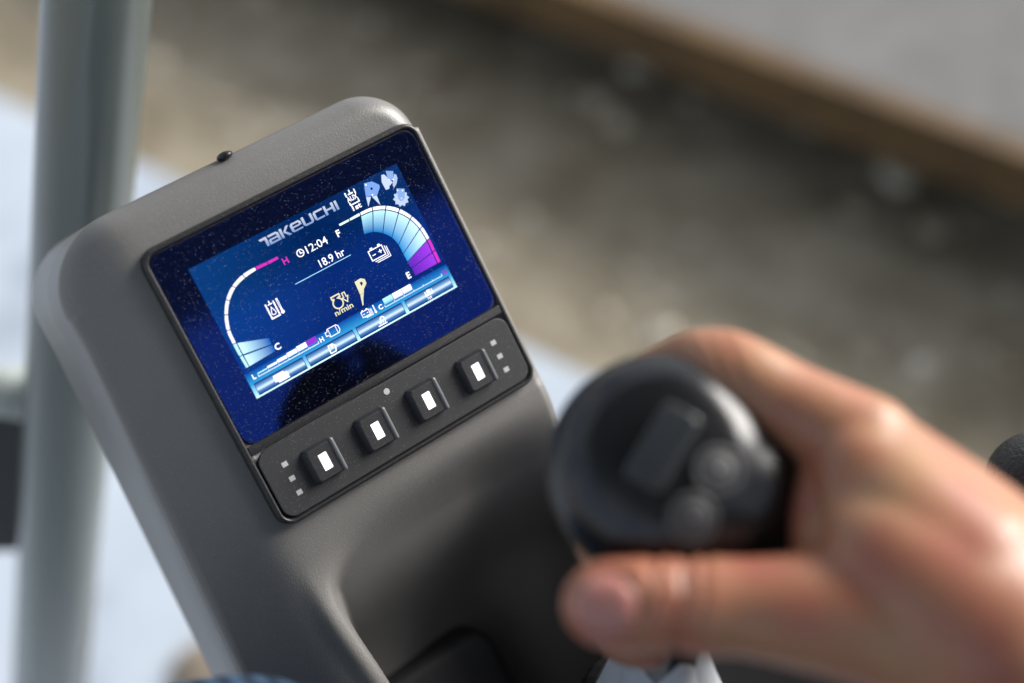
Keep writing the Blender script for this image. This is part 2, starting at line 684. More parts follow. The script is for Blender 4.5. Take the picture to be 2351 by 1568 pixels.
# ------------------------------------------------------------------ canopy post on the left
post = thing('canopy_frame', 'grey green painted steel canopy frame, its tube post upright at the left edge', 'frame', on_plane(125, 1568, 0) * 1.0)
post.location = (0, 0, 0)
f0, f1 = at(222, 0, 0.75), at(114, 1568, 1.12)
dd = (f1 - f0)
R0 = 123.5 * 0.75 / FPX
top, bot = f0 - dd * 1.74, f0 + dd * ((f0.z - 0.02) / (f0.z - f1.z))
v, f = [], []
seg = 48
ring = []
for q, rr in ((0, R0), (0.3, R0), (0.6, R0), (1, R0)):
    p = top.lerp(bot, q)
    u = dd.orthogonal().normalized()
    w = dd.normalized().cross(u)
    ring.append([p + (u * math.cos(2 * math.pi * k / seg) + w * math.sin(2 * math.pi * k / seg)) * rr for k in range(seg)])
v, f = loft(ring, True, True)
link('tube', mesh_of('tube', v, f), M['post'], post)
v, f = slab(-700, 1050, -1450, 500, 120, 2165, 2215, 20)  # roof out of view, added to shade the console and darken the glass reflection
link('unseen_shade_roof', mesh_of('unseen_shade_roof', v, f, False), M['post'], post)
# cross rail welded to the tube, with a weld collar
ra, rb = at(-420, 885, 0.93), at(110, 905, 0.955)
v, f = [], []
rr = 58 * 0.95 / FPX
capsule(v, f, [(ra, rr), (ra.lerp(rb, 0.5), rr), (rb, rr)], 28)
link('cross_rail', mesh_of('cross_rail', v, f), M['rail'], post)
v, f = [], []
capsule(v, f, [(at(15, 900, 0.945), rr * 1.02), (at(50, 902, 0.95), rr * 1.12), (at(95, 905, 0.955), rr * 1.25)], 28)
link('weld_collar', mesh_of('weld_collar', v, f), M['rail'], post)
# dark guard plate under the rail
bm = bmesh.new()
q = [at(-420, 955, 0.98), at(85, 960, 0.985), at(70, 1265, 1.08), at(-420, 1268, 1.08)]
nn = (q[1] - q[0]).cross(q[3] - q[0]).normalized() * 0.006
bm_v = [bm.verts.new(p) for p in q] + [bm.verts.new(p + nn) for p in q]
for idx in ((0, 1, 2, 3), (7, 6, 5, 4), (0, 4, 5, 1), (1, 5, 6, 2), (2, 6, 7, 3), (3, 7, 4, 0)):
    bm.faces.new([bm_v[i] for i in idx])
link('guard_plate', from_bm('guard_plate', bm, False), M['black_paint'], post)

# ------------------------------------------------------------------ the console
console = thing('control_console', 'charcoal grey plastic control console holding a lit colour display and buttons', 'console')
console.matrix_world = PM

FACE = -4.0          # the plastic face lies 4 mm behind the display glass
XR, YT, YB = 74.6, 68.5, -330.0


def left_edge(y):
    e = -106.5 + 0.055 * min(y, 20)
    r = 34.0
    if y > YT - r:
        q = y - (YT - r)
        e += r - math.sqrt(max(r * r - q * q, 0))
    return e


def right_edge(y):
    r = 26.0
    if y > YT - r:
        q = y - (YT - r)
        return XR - (r - math.sqrt(max(r * r - q * q, 0)))
    return XR + 150 * sstep(-112, -215, y)


def edge_drop(d, r):
    if d >= r:
        return 0.0
    d = max(d, 0.0)
    return r - math.sqrt(max(r * r - (r - d) ** 2, 0))


def rim_x(y):
    """left lip of the storage pocket"""
    return -66.0 + 8 * sstep(-112, -95, y) - 2.5 * sstep(-118, -135, y) * 0 + 5.0 * sstep(-130, -185, y)


def face_z(x, y):
    z = FACE
    z -= 0.62 * softplus(-77.0 - x, 4.0)                    # side falls back
    z -= 0.30 * softplus(y - 57.0, 2.5)                     # hood over the display
    # storage pocket
    if y < -92:
        t = max(0.0, -96 - y)
        drop = 0.0125 * t * t
        drop = 84 - softplus(84 - drop, 22)
        w = 40 - 31 * sstep(-103, -132, y)
        rx = rim_x(y)
        sx = sstep(rx, rx + w, x)
        z -= (drop * sx + 0.16 * softplus(x - rx - 6, 5) * sstep(-98, -130, y) * (1 - sstep(20, 75, x))) * (1 - sstep(80, 98, x))
        z += 26 * sstep(84, 104, x) * sstep(-114, -135, y)  # right wall hidden behind the knob, raised to keep sun out of the pocket
        z += 2.5 * sstep(-105, -140, y) * math.exp(-((x - rx + 5) / 5.0) ** 2)
    return z


rows = []
ny, nx = 230, 190
for j in range(ny + 1):
    t = j / ny
    # dense near the top
    y = YT - (YT - YB) * (0.0 + t ** 1.35)
    xl, xr = left_edge(y), right_edge(y)
    row = []
    for i in range(nx + 1):
        s = i / nx
        s = s * 0.55 + 0.45 * (0.5 - 0.5 * math.cos(math.pi * s))
        if y < -112:
            s = s * 1.0
        x = xl + (xr - xl) * s
        z = face_z(x, y)
        # rounded outer edges
        rt = 26.0 if x > -20 else 34.0
        if x > XR - 26 and y > YT - 26:
            dist = 26 - math.hypot(x - (XR - 26), y - (YT - 26))
        elif y > YT - 34 and x < -108 + 34:
            cx = left_edge(0) + 34
            dist = 34 - math.hypot(min(x - cx, 0), y - (YT - 34))
        else:
            dist = min(YT - y, 1e9)
        dist_r = min(dist, xr - x)
        dist_l = x - xl
        z -= edge_drop(dist, 11.0) if y > 30 else 0.0
        z -= (edge_drop(xr - x, 1.3) + (0.5 * softplus(x - 70.6, 0.4) if y > -118 else 0.0)) if (y <= YT - 26) else 0.0
        z -= edge_drop(dist_l, 5.0) if y < YT - 34 else 0.0
        row.append(Vector((x, y, z)))
    rows.append(row)
verts, faces = [], []
for row in rows:
    verts += row
W = nx + 1
for j in range(ny):
    for i in range(nx):
        faces.append((j * W + i, (j + 1) * W + i, (j + 1) * W + i + 1, j * W + i + 1))
# outer wall: boundary loop swept back
loop = [j * W for j in range(ny, -1, -1)] + list(range(1, W)) + [j * W + nx for j in range(1, ny + 1)] + [ny * W + i for i in range(nx - 1, 0, -1)]
prev = loop
for depth, flare in ((-30, 0.4), (-60, 0.8), (-125, 1.5)):
    cur = []
    for k in loop:
        p = verts[k]
        fx = -flare if p.x < -60 else (-0.6 * flare if p.x > 60 else 0)
        cur.append(len(verts))
        verts.append(Vector((p.x + fx, p.y + (-0.4 * flare if p.y > 50 else 0), min(p.z - 1.0, depth) if depth == -30 else depth)))
    n = len(loop)
    for i in range(n):
        j = (i + 1) % n
        faces.append((prev[i], prev[j], cur[j], cur[i]))
    prev = cur
faces.append(tuple(prev))
me = mesh_of('housing', [v * MM for v in verts], faces)
bm = bmesh.new()
bm.from_mesh(me)
bmesh.ops.remove_doubles(bm, verts=bm.verts[:], dist=1e-6)
bmesh.ops.recalc_face_normals(bm, faces=bm.faces[:])
bm.to_mesh(me)
bm.free()
smooth(me)
link('housing', me, M['housing'], console)

# side box under the joystick, with the armrest
v, f = slab(0, 200, -600, -150, 30, 550, 1000, 14)
o = link('side_box', mesh_of('side_box', [PM.inverted() @ p for p in v], f, False), M['mat_black'], console)
# block in the pocket
v, f = slab(-60, 13.5, -330, -207, 14, -95, -76, 6)
link('pocket_block', mesh_of('pocket_block', v, f), M['keypad'], console)

# small cap on the top edge
v, f = [], []
ax = Vector((0, 1, 0))
ellipsoid(v, f, Vector((-13.0, 68.8, -13)) * MM, (Vector((3.9, 0, 0)) * MM, Vector((0, 1.9, 0.4)) * MM, Vector((0, -0.3, 4)) * MM))
link('light_sensor', mesh_of('light_sensor', v, f), M['screw'], console)

# ---- bezel
BX0, BX1, BY0, BY1 = -70.6, 71.0, -89.6, 46.9
bz = []
o1 = rrect(BX0, BX1, BY0, BY1, 7.5, 8)


def ring_at(ins, z, r):
    return [(x, y, z) for x, y in rrect(BX0 + ins, BX1 - ins, BY0 + ins, BY1 - ins, max(r - ins, 1.0), 8)]


rings = [ring_at(-0.6, -6, 7.5), ring_at(-0.3, -2.5, 7.5), ring_at(0.0, -0.6, 7.5), ring_at(0.35, 0.35, 7.5), ring_at(0.9, 0.9, 7.5),
         ring_at(1.7, 0.95, 7.5), ring_at(2.2, 0.5, 7.5), ring_at(2.3, -0.5, 7.5)]
v, f = loft(rings, True, True)
link('bezel', mesh_of('bezel', [Vector(p) * MM for p in v], f), M['bezel'], console)
v, f = slab(-68.1, 68.5, -53.0, -48.9, 0.6, -0.6, 0.75, 0.35)
link('bezel_bar', mesh_of('bezel_bar', v, f), M['bezel'], console)

# ---- keypad
v, f = slab(-67.4, 68.2, -86.7, -53.6, 6.0, -0.7, 0.7, 0.5)
me = mesh_of('keypad', v, f)
sharp_caps(me)
keypad = link('keypad', me, M['keypad'], console)

# button cap: steep side toward the left, rounded edges
base = rrect(-8.6, 8.3, -8.7, 8.7, 2.0, 5)
topo = rrect(-6.0, 6.9, -7.3, 7.3, 1.6, 5)
rings = [[(x, y, 0.3) for x, y in base]]
for k, (q, z) in enumerate(((0.18, 1.2), (0.42, 2.6), (0.66, 3.7), (0.84, 4.25), (1.0, 4.4))):
    rings.append([(bx + (tx - bx) * q, by + (ty - by) * q, z) for (bx, by), (tx, ty) in zip(base, topo)])
# raised ridge on the right of the cap is the cap's own edge
v, f = loft(rings, True, True)
cap_mesh = mesh_of('button', [Vector(p) * MM for p in v], f)
sharp_caps(cap_mesh)
cap_mesh.materials.append(M['button'])
v, f = slab(-2.05, 2.05, -3.95, 3.95, 0.25, 4.2, 4.5, 0.05)
win_mesh = mesh_of('window', v, f, False)
win_mesh.materials.append(M['lamp'])
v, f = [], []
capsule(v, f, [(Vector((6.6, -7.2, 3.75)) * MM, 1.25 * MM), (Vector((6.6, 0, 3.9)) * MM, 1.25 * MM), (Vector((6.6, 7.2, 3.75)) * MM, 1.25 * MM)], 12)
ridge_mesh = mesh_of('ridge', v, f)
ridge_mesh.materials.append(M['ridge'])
names = ('button with a lit white window, leftmost of the row', 'button with a lit white window, second from the left', 'button with a lit white window, third from the left', 'button with a lit white window, rightmost of the row')
for i, x in enumerate((-40.8, -13.0, 15.0, 43.0)):
    b = link('button', cap_mesh, None, console)
    b.location = Vector((x, -70.9, 0)) * MM
    b['label'] = names[i]
    link('lit_window', win_mesh, None, b)
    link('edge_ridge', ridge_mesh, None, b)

v, f = slab(-1.35, 1.35, -1.15, 1.15, 0.15, 0.5, 0.78, 0.05)
mk = mesh_of('indicator_mark', v, f, False)
mk.materials.append(M['mark'])
for x in (-56.9, 57.6):
    for y in (-63.5, -70.7, -77.8):
        o = link('indicator_mark', mk, None, console)
        o.location = Vector((x, y, 0)) * MM
v, f = loft([[(1.55 * math.cos(k * math.pi / 14), 1.55 * math.sin(k * math.pi / 14), 0.5) for k in range(28)],
             [(1.45 * math.cos(k * math.pi / 14), 1.45 * math.sin(k * math.pi / 14), 0.85) for k in range(28)]], False, True)
o = link('sensor_dot', mesh_of('sensor_dot', [Vector(p) * MM for p in v], f, False), M['mark'], console)
o.location = Vector((0.1, -58.1, 0)) * MM

# ---- screen: mask, lit picture, glass
v, f = slab(-68.0, 68.4, -48.8, 44.3, 5.5, -0.6, -0.12, 0.05)
screen = link('screen', mesh_of('screen', v, f, False), M['mask'], console)


def uv(u, w):
    return (-54 + u * 0.135, 31.9 - w * (63.8 / 480))


LAYER = [0]


class Art:
    """flat figures drawn on the lit screen, in display pixels (800 x 480)"""

    def __init__(self):
        self.v, self.f, self.c = [], [], []

    def poly(self, pts, col, z):
        n = len(self.v)
        for i, p in enumerate(pts):
            x, y = uv(*p)
            self.v.append((x, y, z))
            self.c.append(col[i] if isinstance(col, list) else col)
        self.f.append(tuple(range(n, n + len(pts))))

    def rect(self, x0, y0, x1, y1, col, z, col2=None):
        c = [col, col, col2, col2] if col2 else col
        self.poly([(x0, y0), (x1, y0), (x1, y1), (x0, y1)], c, z)

    def line(self, pts, w, col, z, closed=False):
        P = [Vector(p) for p in pts]
        n = len(P)
        L, Rr = [], []
        for i in range(n):
            a = P[(i - 1) % n] if (closed or i > 0) else P[i]
            b = P[(i + 1) % n] if (closed or i < n - 1) else P[i]
            d0 = (P[i] - a)
            d1 = (b - P[i])
            d0 = d0.normalized() if d0.length > 1e-6 else d1.normalized()
            d1 = d1.normalized() if d1.length > 1e-6 else d0
            t = (d0 + d1)
            t = t.normalized() if t.length > 1e-6 else d0
            nn = Vector((-t.y, t.x))
            k = 1 / max(0.45, nn.dot(Vector((-d0.y, d0.x))))
            L.append(P[i] + nn * w / 2 * k)
            Rr.append(P[i] - nn * w / 2 * k)
        m = n if closed else n - 1
        for i in range(m):
            j = (i + 1) % n
            self.poly([L[i], L[j], Rr[j], Rr[i]], col, z)

    def disc(self, cx, cy, r, col, z, n=18):
        self.poly([(cx + r * math.cos(2 * math.pi * k / n), cy + r * math.sin(2 * math.pi * k / n)) for k in range(n)], col, z)

    def text(self, s, x, base, h, col, z, bold=0.0, squeeze=1.0, width=None):
        cu = bpy.data.curves.new('t', 'FONT')
        cu.body = s
        cu.size = 1.0
        cu.offset = bold
        cu.resolution_u = 3
        ob = bpy.data.objects.new('t', cu)
        COL.objects.link(ob)
        dg = bpy.context.evaluated_depsgraph_get()
        dg.update()
        me = bpy.data.meshes.new_from_object(ob.evaluated_get(dg))
        k = h / 0.70
        n = len(self.v)
        xs = [p.co.x for p in me.vertices]
        x0 = min(xs)
        if width:
            squeeze = width / ((max(xs) - x0) * k)
        for p in me.vertices:
            a, b_ = uv(x + (p.co.x - x0) * k * squeeze, base - p.co.y * k)
            self.v.append((a, b_, z))
            self.c.append(col)
        for q in me.polygons:
            self.f.append(tuple(n + i for i in q.vertices))
        w = (max(xs) - x0) * k * squeeze
        bpy.data.objects.remove(ob)
        bpy.data.curves.remove(cu)
        bpy.data.meshes.remove(me)
        return w

    def build(self, name, parent=None):
        me = mesh_of(name, [Vector(p) * MM for p in self.v], self.f, False)
        ca = me.color_attributes.new('Col', 'FLOAT_COLOR', 'POINT')
        for i, c in enumerate(self.c):
            ca.data[i].color = (*c, 1)
        bm = bmesh.new()
        bm.from_mesh(me)
        for fc in bm.faces:
            fc.normal_update()
            if fc.normal.z < 0:
                fc.normal_flip()
        bm.to_mesh(me)
        bm.free()
        return link(name, me, M['display'], parent or screen)


WHITE = (1.25, 1.22, 1.22)
CY = (0.55, 1.05, 1.1)
NAVY = (0.0, 0.018, 0.10)
MAG = (0.75, 0.03, 0.55)
PUR = (0.26, 0.015, 0.55)
CREAM = (0.85, 0.80, 0.42)
Z1, Z2, Z3, Z4, Z5 = -0.08, -0.03, 0.02, 0.07, 0.12

a = Art()                                     # lit background with the pale band along the foot
cs = [(0.004, 0.045, 0.19), (0.002, 0.025, 0.12)]
a.poly([(0, 0), (400, 0), (400, 390), (0, 390)], [(0.003, 0.045, 0.19), (0.0, 0.016, 0.085), (0.0, 0.006, 0.04), (0.0, 0.026, 0.12)], Z1)
a.poly([(400, 0), (800, 0), (800, 390), (400, 390)], [(0.0, 0.016, 0.085), (0.003, 0.03, 0.14), (0.0, 0.01, 0.06), (0.0, 0.006, 0.04)], Z1)
a.rect(0, 390, 800, 432, (0.0, 0.05, 0.26), Z1, (0.03, 0.34, 0.62))
a.rect(0, 432, 800, 480, (0.03, 0.34, 0.62), Z1, (0.62, 1.1, 1.05))
a.build('lit_background')

a = Art()                                     # four soft keys
for x0, x1 in ((15, 196), (211, 392), (408, 589), (606, 787)):
    a.rect(x0 - 2, 431.5, x1 + 2, 475, (0.0, 0.012, 0.05), Z2)
    a.rect(x0, 433.5, x1, 446, (0.0, 0.03, 0.13), Z3, (0.20, 0.40, 0.60))
    a.rect(x0, 446, x1, 454, (0.20, 0.40, 0.60), Z3, (0.78, 0.95, 1.1))
    a.rect(x0, 454, x1, 462, (0.78, 0.95, 1.1), Z3, (0.08, 0.22, 0.42))
    a.rect(x0, 462, x1, 473, (0.08, 0.22, 0.42), Z3, (0.0, 0.03, 0.14))
a.rect(0, 475.5, 800, 480, (0.85, 1.2, 1.1), Z2)
a.build('soft_keys')

a = Art()                                     # pictograms on the soft keys
a.rect(80, 440, 120, 464, WHITE, Z4)
a.rect(90, 446, 131, 470, WHITE, Z4)
a.build('camera_pictogram')
a = Art()
a.line([(293, 442), (309, 442), (317, 452), (311, 469), (291, 469)], 4, WHITE, Z4, True)
a.poly([(297, 440), (312, 440), (303, 456)], WHITE, Z4)
a.build('page_pictogram')
a = Art()
a.line([(505 + 8 * math.cos(k), 450 + 8 * math.sin(k)) for k in [math.pi + i * math.pi / 8 for i in range(9)]], 4, WHITE, Z4)
for k in range(4):
    a.line([(495 + k * 7, 452), (489 + k * 7, 464)], 3, WHITE, Z4)
a.line([(481, 468), (516, 468)], 4, WHITE, Z4)
a.build('work_light_pictogram')
a = Art()
a.line([(684, 440), (684, 455), (710, 455), (710, 440)], 4, WHITE, Z4)
a.rect(690, 438, 704, 450, WHITE, Z4)
a.text('1st', 684, 470, 11, WHITE, Z4, 0.02)
a.build('auxiliary_key_pictogram')

# ---- maker's logo, letters from their strokes
a = Art()
TOP, BOT = (0.62, 0.68, 0.80), (0.22, 0.34, 0.62)


def gcol(y):
    t = (y - 18) / 33
    k = abs(t - 0.35) / 0.65
    return tuple(TOP[i] + (BOT[i] - TOP[i]) * min(1, max(0, t)) for i in range(3))


def stroke(pts):
    a.poly(pts, [gcol(p[1]) for p in pts], Z3)


def bar(x0, y0, x1, y1):
    stroke([(x0, y0), (x1, y0), (x1, y1), (x0, y1)])


stroke([(248, 19), (276, 19), (276, 26.5), (252, 26.5)])          # T
bar(267, 26.5, 276, 51)
stroke([(281, 19), (312, 19), (320, 25), (320, 26), (281, 26)])   # a
bar(311, 26, 320, 51)
bar(279, 45, 311, 51)
bar(285, 33, 311, 38.5)
stroke([(279, 36), (285, 33), (288, 38.5), (288, 45), (279, 45)])
bar(324, 18, 333, 51)                                             # k
stroke([(350, 18), (361, 18), (344, 34), (361, 51), (350, 51), (336, 36), (336, 32)])
stroke([(369, 19), (399, 19), (405, 25), (364, 25)])              # e
stroke([(364, 25), (373, 25), (373, 45), (364, 45)])
bar(396, 25, 405, 36)
bar(373, 31.5, 396, 37)
stroke([(364, 45), (405, 45), (405, 50), (369, 50)])
bar(409, 17, 418, 45)                                             # U
stroke([(409, 44), (449, 44), (443, 50), (415, 50)])
bar(440, 17, 449, 45)
stroke([(458, 18), (490, 18), (490, 24.5), (453, 24.5)])          # C
bar(453, 24.5, 462, 44)
stroke([(453, 44), (490, 44), (490, 50), (458, 50)])
bar(494, 17, 503, 50)                                             # H
bar(503, 30.5, 523, 37)
bar(523, 17, 532, 50)
bar(537, 17, 546, 50)                                             # I
a.build('maker_logo')

a = Art()                                     # clock and hour meter
a.line([(355 + 12 * math.cos(2 * math.pi * k / 24), 120.5 + 12 * math.sin(2 * math.pi * k / 24)) for k in range(24)], 3.6, WHITE, Z3, True)
a.line([(355, 112), (355, 122), (363, 122)], 3.4, WHITE, Z3)
a.text('12:04', 377, 134, 27, WHITE, Z3, 0.004, width=81)
a.text('18.9 hr', 396, 196, 27, WHITE, Z3, 0.008, width=97)
a.line([(291, 205), (508, 205)], 2.4, (0.45, 0.9, 1.1), Z3)
a.build('clock_readout')


def lerp2(p, q, t):
    return (p[0] + (q[0] - p[0]) * t, p[1] + (q[1] - p[1]) * t)


def cmix(p, q, t):
    return tuple(p[i] + (q[i] - p[i]) * t for i in range(3))


def catmull(P, n):
    out = []
    for i in range(len(P) - 1):
        p0, p1, p2, p3 = [Vector(P[max(i - 1, 0)]), Vector(P[i]), Vector(P[i + 1]), Vector(P[min(i + 2, len(P) - 1)])]
        for k in range(n):
            t = k / n
            out.append(tuple(0.5 * ((2 * p1) + (p2 - p0) * t + (2 * p0 - 5 * p1 + 4 * p2 - p3) * t * t + (3 * p1 - p0 - 3 * p2 + p3) * t ** 3)))
    out.append(tuple(P[-1]))
    return out


# charge gauge on the right: dark-parted bar and wedges
a = Art()
OUT = [(518, 94), (559, 94), (603, 92.5), (651, 95.5), (698, 113), (737, 144), (765, 186), (782, 234), (787, 283), (787, 328), (786, 374)]
INN = [(518, 101.5), (559, 101.5), (601, 102), (647, 106), (691, 123), (728, 153), (756, 191.5), (772, 238), (777, 285), (776, 330), (775, 374)]
NS = 6
oo, ii = catmull(OUT, NS), catmull(INN, NS)
for sgm in range(10):
    col = MAG if sgm >= 8 else ((0.85, 1.15, 1.0) if sgm < 2 else WHITE)
    for k in range(NS):
        q = sgm * NS + k
        g0 = 0.25 if k == 0 else 0
        g1 = 0.25 if k == NS - 1 else 0
        A, B = lerp2(oo[q], oo[q + 1], g0), lerp2(oo[q], oo[q + 1], 1 - g1)
        C, D = lerp2(ii[q], ii[q + 1], 1 - g1), lerp2(ii[q], ii[q + 1], g0)
        a.poly([A, B, C, D], col, Z3)
WO = [(601, 105.5), (647, 109.5), (689, 126), (726, 156), (753, 194), (768.5, 239), (773, 286), (772, 331), (771, 374)]
WI = [(582, 164), (615, 172), (644, 191), (666, 219), (676, 252), (677, 287), (678, 318), (681, 345), (681, 374)]
wo, wi = catmull(WO, NS), catmull(WI, NS)
for sgm in range(8):
    for k in range(NS):
        q = sgm * NS + k
        g0 = 0.22 if k == 0 else 0
        g1 = 0.22 if k == NS - 1 else 0
        A, B = lerp2(wo[q], wo[q + 1], g0), lerp2(wo[q], wo[q + 1], 1 - g1)
        D, C = lerp2(wi[q], wi[q + 1], g0), lerp2(wi[q], wi[q + 1], 1 - g1)
        tint = sgm / 6
        for l in range(4):
            t0, t1 = l / 4, (l + 1) / 4
            if sgm >= 6:
                e0, e1 = (0.40, 0.04, 0.78), (0.13, 0.01, 0.42)
            else:
                e0 = cmix((0.55, 0.98, 1.05), (0.85, 1.15, 1.1), tint)
                e1 = cmix((0.0, 0.16, 0.50), (0.02, 0.36, 0.70), tint)
            k0, k1 = cmix(e0, e1, t0 ** 0.9), cmix(e0, e1, t1 ** 0.9)
            a.poly([lerp2(A, D, t0), lerp2(B, C, t0), lerp2(B, C, t1), lerp2(A, D, t1)], [k0, k0, k1, k1], Z2)
a.text('F', 496, 132, 23, WHITE, Z3, 0.03)
a.text('E', 652, 372, 22, WHITE, Z3, 0.03)
a.build('charge_gauge')

# temperature gauge on the left
a = Art()
LO = [(281, 95), (240, 95), (197, 93), (148, 96), (100, 114), (63, 144), (35, 186), (18, 234), (14.5, 284), (15, 329), (17, 374)]
LI = [(281, 104), (240, 104), (197, 103), (152, 108), (109, 122), (71.5, 151), (45, 189), (28, 237), (25, 284), (24.5, 330), (25.5, 374)]
oo, ii = catmull(LO, NS), catmull(LI, NS)
for sgm in range(10):
    col = MAG if sgm < 2 else ((0.6, 1.1, 1.05) if sgm >= 8 else WHITE)
    for k in range(NS):
        q = sgm * NS + k
        g0 = 0.22 if k == 0 else 0
        g1 = 0.22 if k == NS - 1 else 0
        a.poly([lerp2(oo[q], oo[q + 1], g0), lerp2(oo[q], oo[q + 1], 1 - g1), lerp2(ii[q], ii[q + 1], 1 - g1), lerp2(ii[q], ii[q + 1], g0)], col, Z3)
for (y0, y1, y2, y3) in ((287, 328, 344, 322), (334, 373, 370, 348)):
    for l in range(5):
        t0, t1 = l / 5, (l + 1) / 5
        k0, k1 = cmix((0.75, 1.15, 1.1), (0.0, 0.10, 0.38), t0 ** 0.8), cmix((0.75, 1.15, 1.1), (0.0, 0.10, 0.38), t1 ** 0.8)
        A, B, C, D = (29, y0), (29, y1), (127, y2), (129, y3)
        a.poly([lerp2(A, D, t0), lerp2(A, D, t1), lerp2(B, C, t1), lerp2(B, C, t0)], [k0, k1, k1, k0], Z2)
a.text('H', 288, 131, 22, MAG, Z3, 0.02)
a.text('C', 131, 371, 21, WHITE, Z3, 0.03)
a.build('temperature_gauge')

# small bar scales on the band
a = Art()
tops = (406, 402, 398.5, 395, 391.5, 390)
for k in range(6):
    x0, x1 = 40 + k * 38.6, 40 + (k + 1) * 38.6 - 2
    a.rect(x0, tops[k], x1, 409.5, (0.30, 0.03, 0.55) if k == 5 else ((0.7, 1.15, 1.1) if k == 0 else WHITE), Z3)
a.line([(40, 412), (40, 418), (270, 418), (270, 411)], 2.8, (0.9, 1.0, 1.1), Z3)
for k in range(1, 6):
    a.line([(40 + k * 38.6, 413), (40 + k * 38.6, 418)], 2.4, (0.9, 1.0, 1.1), Z3)
a.text('L', 20, 419, 17, WHITE, Z3, 0.03)
a.text('H', 277, 419.5, 16, WHITE, Z3, 0.03)
a.build('motor_temperature_scale')
a = Art()
for k in range(3):
    x0, x1 = 536 + k * 38.6, 536 + (k + 1) * 38.6 - 2
    c0, c1 = ((0.5, 1.0, 1.05), (0.12, 0.42, 0.62)) if k == 0 else (WHITE, (0.62, 0.66, 0.85))
    a.rect(x0, 390, x1, 402, c0, Z3, c0)
    a.rect(x0, 402, x1, 412, c0, Z3, c1)
a.line([(534, 413), (534, 419.5), (768, 419.5), (768, 412)], 2.6, (0.8, 0.95, 1.1), Z3)
for k in range(1, 6):
    a.line([(534 + k * 39, 414), (534 + k * 39, 419.5)], 2.4, (0.8, 0.95, 1.1), Z3)
a.text('C', 511, 419, 16, WHITE, Z3, 0.03)
a.text('H', 775, 420.5, 16, (0.35, 0.02, 0.45), Z3, 0.03)
a.build('battery_temperature_scale')

# pictograms
a = Art()
a.line([(169, 218), (169, 271), (198, 271), (198, 218)], 5, WHITE, Z3)          # oil temperature
a.line([(184, 212), (184, 224)], 4, WHITE, Z3)
a.line([(176, 224), (192, 224)], 4, WHITE, Z3)
a.line([(183, 234)] + [(183 + 7.5 * math.sin(t), 254 - 7.5 * math.cos(t)) for t in [0.9 + i * 0.55 for i in range(9)]], 3, WHITE, Z3, True)
a.line([(211, 216), (211, 262)], 7, WHITE, Z3)
a.line([(211, 222), (211, 250)], 2, NAVY, Z4)
a.disc(211, 266, 6.5, WHITE, Z3)
a.build('oil_temperature_pictogram')
a = Art()
a.line([(567, 224), (567, 259), (620, 259), (620, 224)], 3.6, WHITE, Z3, True)  # battery
for x in (576, 606):
    a.rect(x, 216, x + 10, 224, WHITE, Z3)
a.line([(575, 243), (588, 243)], 3.4, WHITE, Z3)
a.line([(600, 241), (614, 241)], 3.4, WHITE, Z3)
a.line([(607, 234), (607, 248)], 3.4, WHITE, Z3)
for k in (1, 2):
    a.line([(622 + k * 6, 226 + k * 4), (622 + k * 6, 260 + k * 6), (569 + k * 6, 260 + k * 6)], 2.8, WHITE, Z3)
a.build('battery_pictogram')
a = Art()
a.line([(378, 302), (378, 312), (384, 312)] + [(392 + 18 * math.sin(t), 330 - 18 * math.cos(t)) for t in [-0.45 - i * 0.42 for i in range(14)]] + [(402, 312), (408, 312), (408, 302)], 5, CREAM, Z3, True)
a.line([(418, 306), (418, 322), (412, 322), (424, 340), (434, 322), (428, 322), (428, 306)], 4, CREAM, Z3, True)
a.text('n/min', 365, 366, 19, CREAM, Z3, 0.02, width=70)
a.build('engine_speed_pictogram')
a = Art()
a.poly([(476, 293), (500, 291), (513, 300), (512, 316), (494, 330), (489, 340), (474, 340)], CREAM, Z3)
a.poly([(474, 341), (488, 341), (478, 356), (468, 377), (464, 377)], CREAM, Z3)
a.poly([(491, 303), (499, 303), (501, 310), (492, 317)], NAVY, Z4)
a.build('breaker_pictogram')
a = Art()
a.line([(304, 402), (304, 411), (312, 411), (316, 419), (350, 419), (356, 411), (356, 397), (350, 390), (316, 390), (312, 398), (304, 398)], 2.6, WHITE, Z3, True)
a.line([(318, 391), (318, 418)], 2.2, WHITE, Z3)
a.line([(346, 391), (346, 418)], 2.2, WHITE, Z3)
a.build('motor_pictogram')
a = Art()
a.line([(447, 396), (447, 415), (476, 415), (476, 396)], 2.6, WHITE, Z3, True)
a.rect(451, 391, 457, 396, WHITE, Z3)
a.rect(467, 391, 473, 396, WHITE, Z3)
a.line([(452, 406), (458, 406)], 3, WHITE, Z3)
a.line([(466, 406), (472, 406)], 3, WHITE, Z3)
for k in (1, 2):
    a.line([(477 + k * 4, 398), (477 + k * 4, 415 + k * 3), (450 + k * 4, 415 + k * 3)], 2, WHITE, Z3)
a.line([(496, 392), (496, 416)], 4, WHITE, Z3)
a.disc(496, 418, 4.5, WHITE, Z3)
a.build('battery_temperature_pictogram')
a = Art()
a.line([(586, 10), (586, 26)], 5, WHITE, Z3)
a.line([(621, 10), (621, 26)], 5, WHITE, Z3)
a.line([(603, 6), (603, 19)], 5, WHITE, Z3)
a.line([(594, 20), (613, 20)], 5, WHITE, Z3)
a.text('AUX', 582, 44, 17, WHITE, Z3, 0.03, width=41)
a.line([(586, 46), (586, 56), (620, 56), (620, 46)], 4.6, WHITE, Z3)
a.text('1st', 586, 77, 17, WHITE, Z3, 0.03, width=35)
a.build('auxiliary_line_pictogram')
# attachments: cutter, crusher, saw
PALE, SOFT, DEEP = (0.62, 0.74, 0.95), (0.28, 0.44, 0.80), (0.0, 0.02, 0.10)


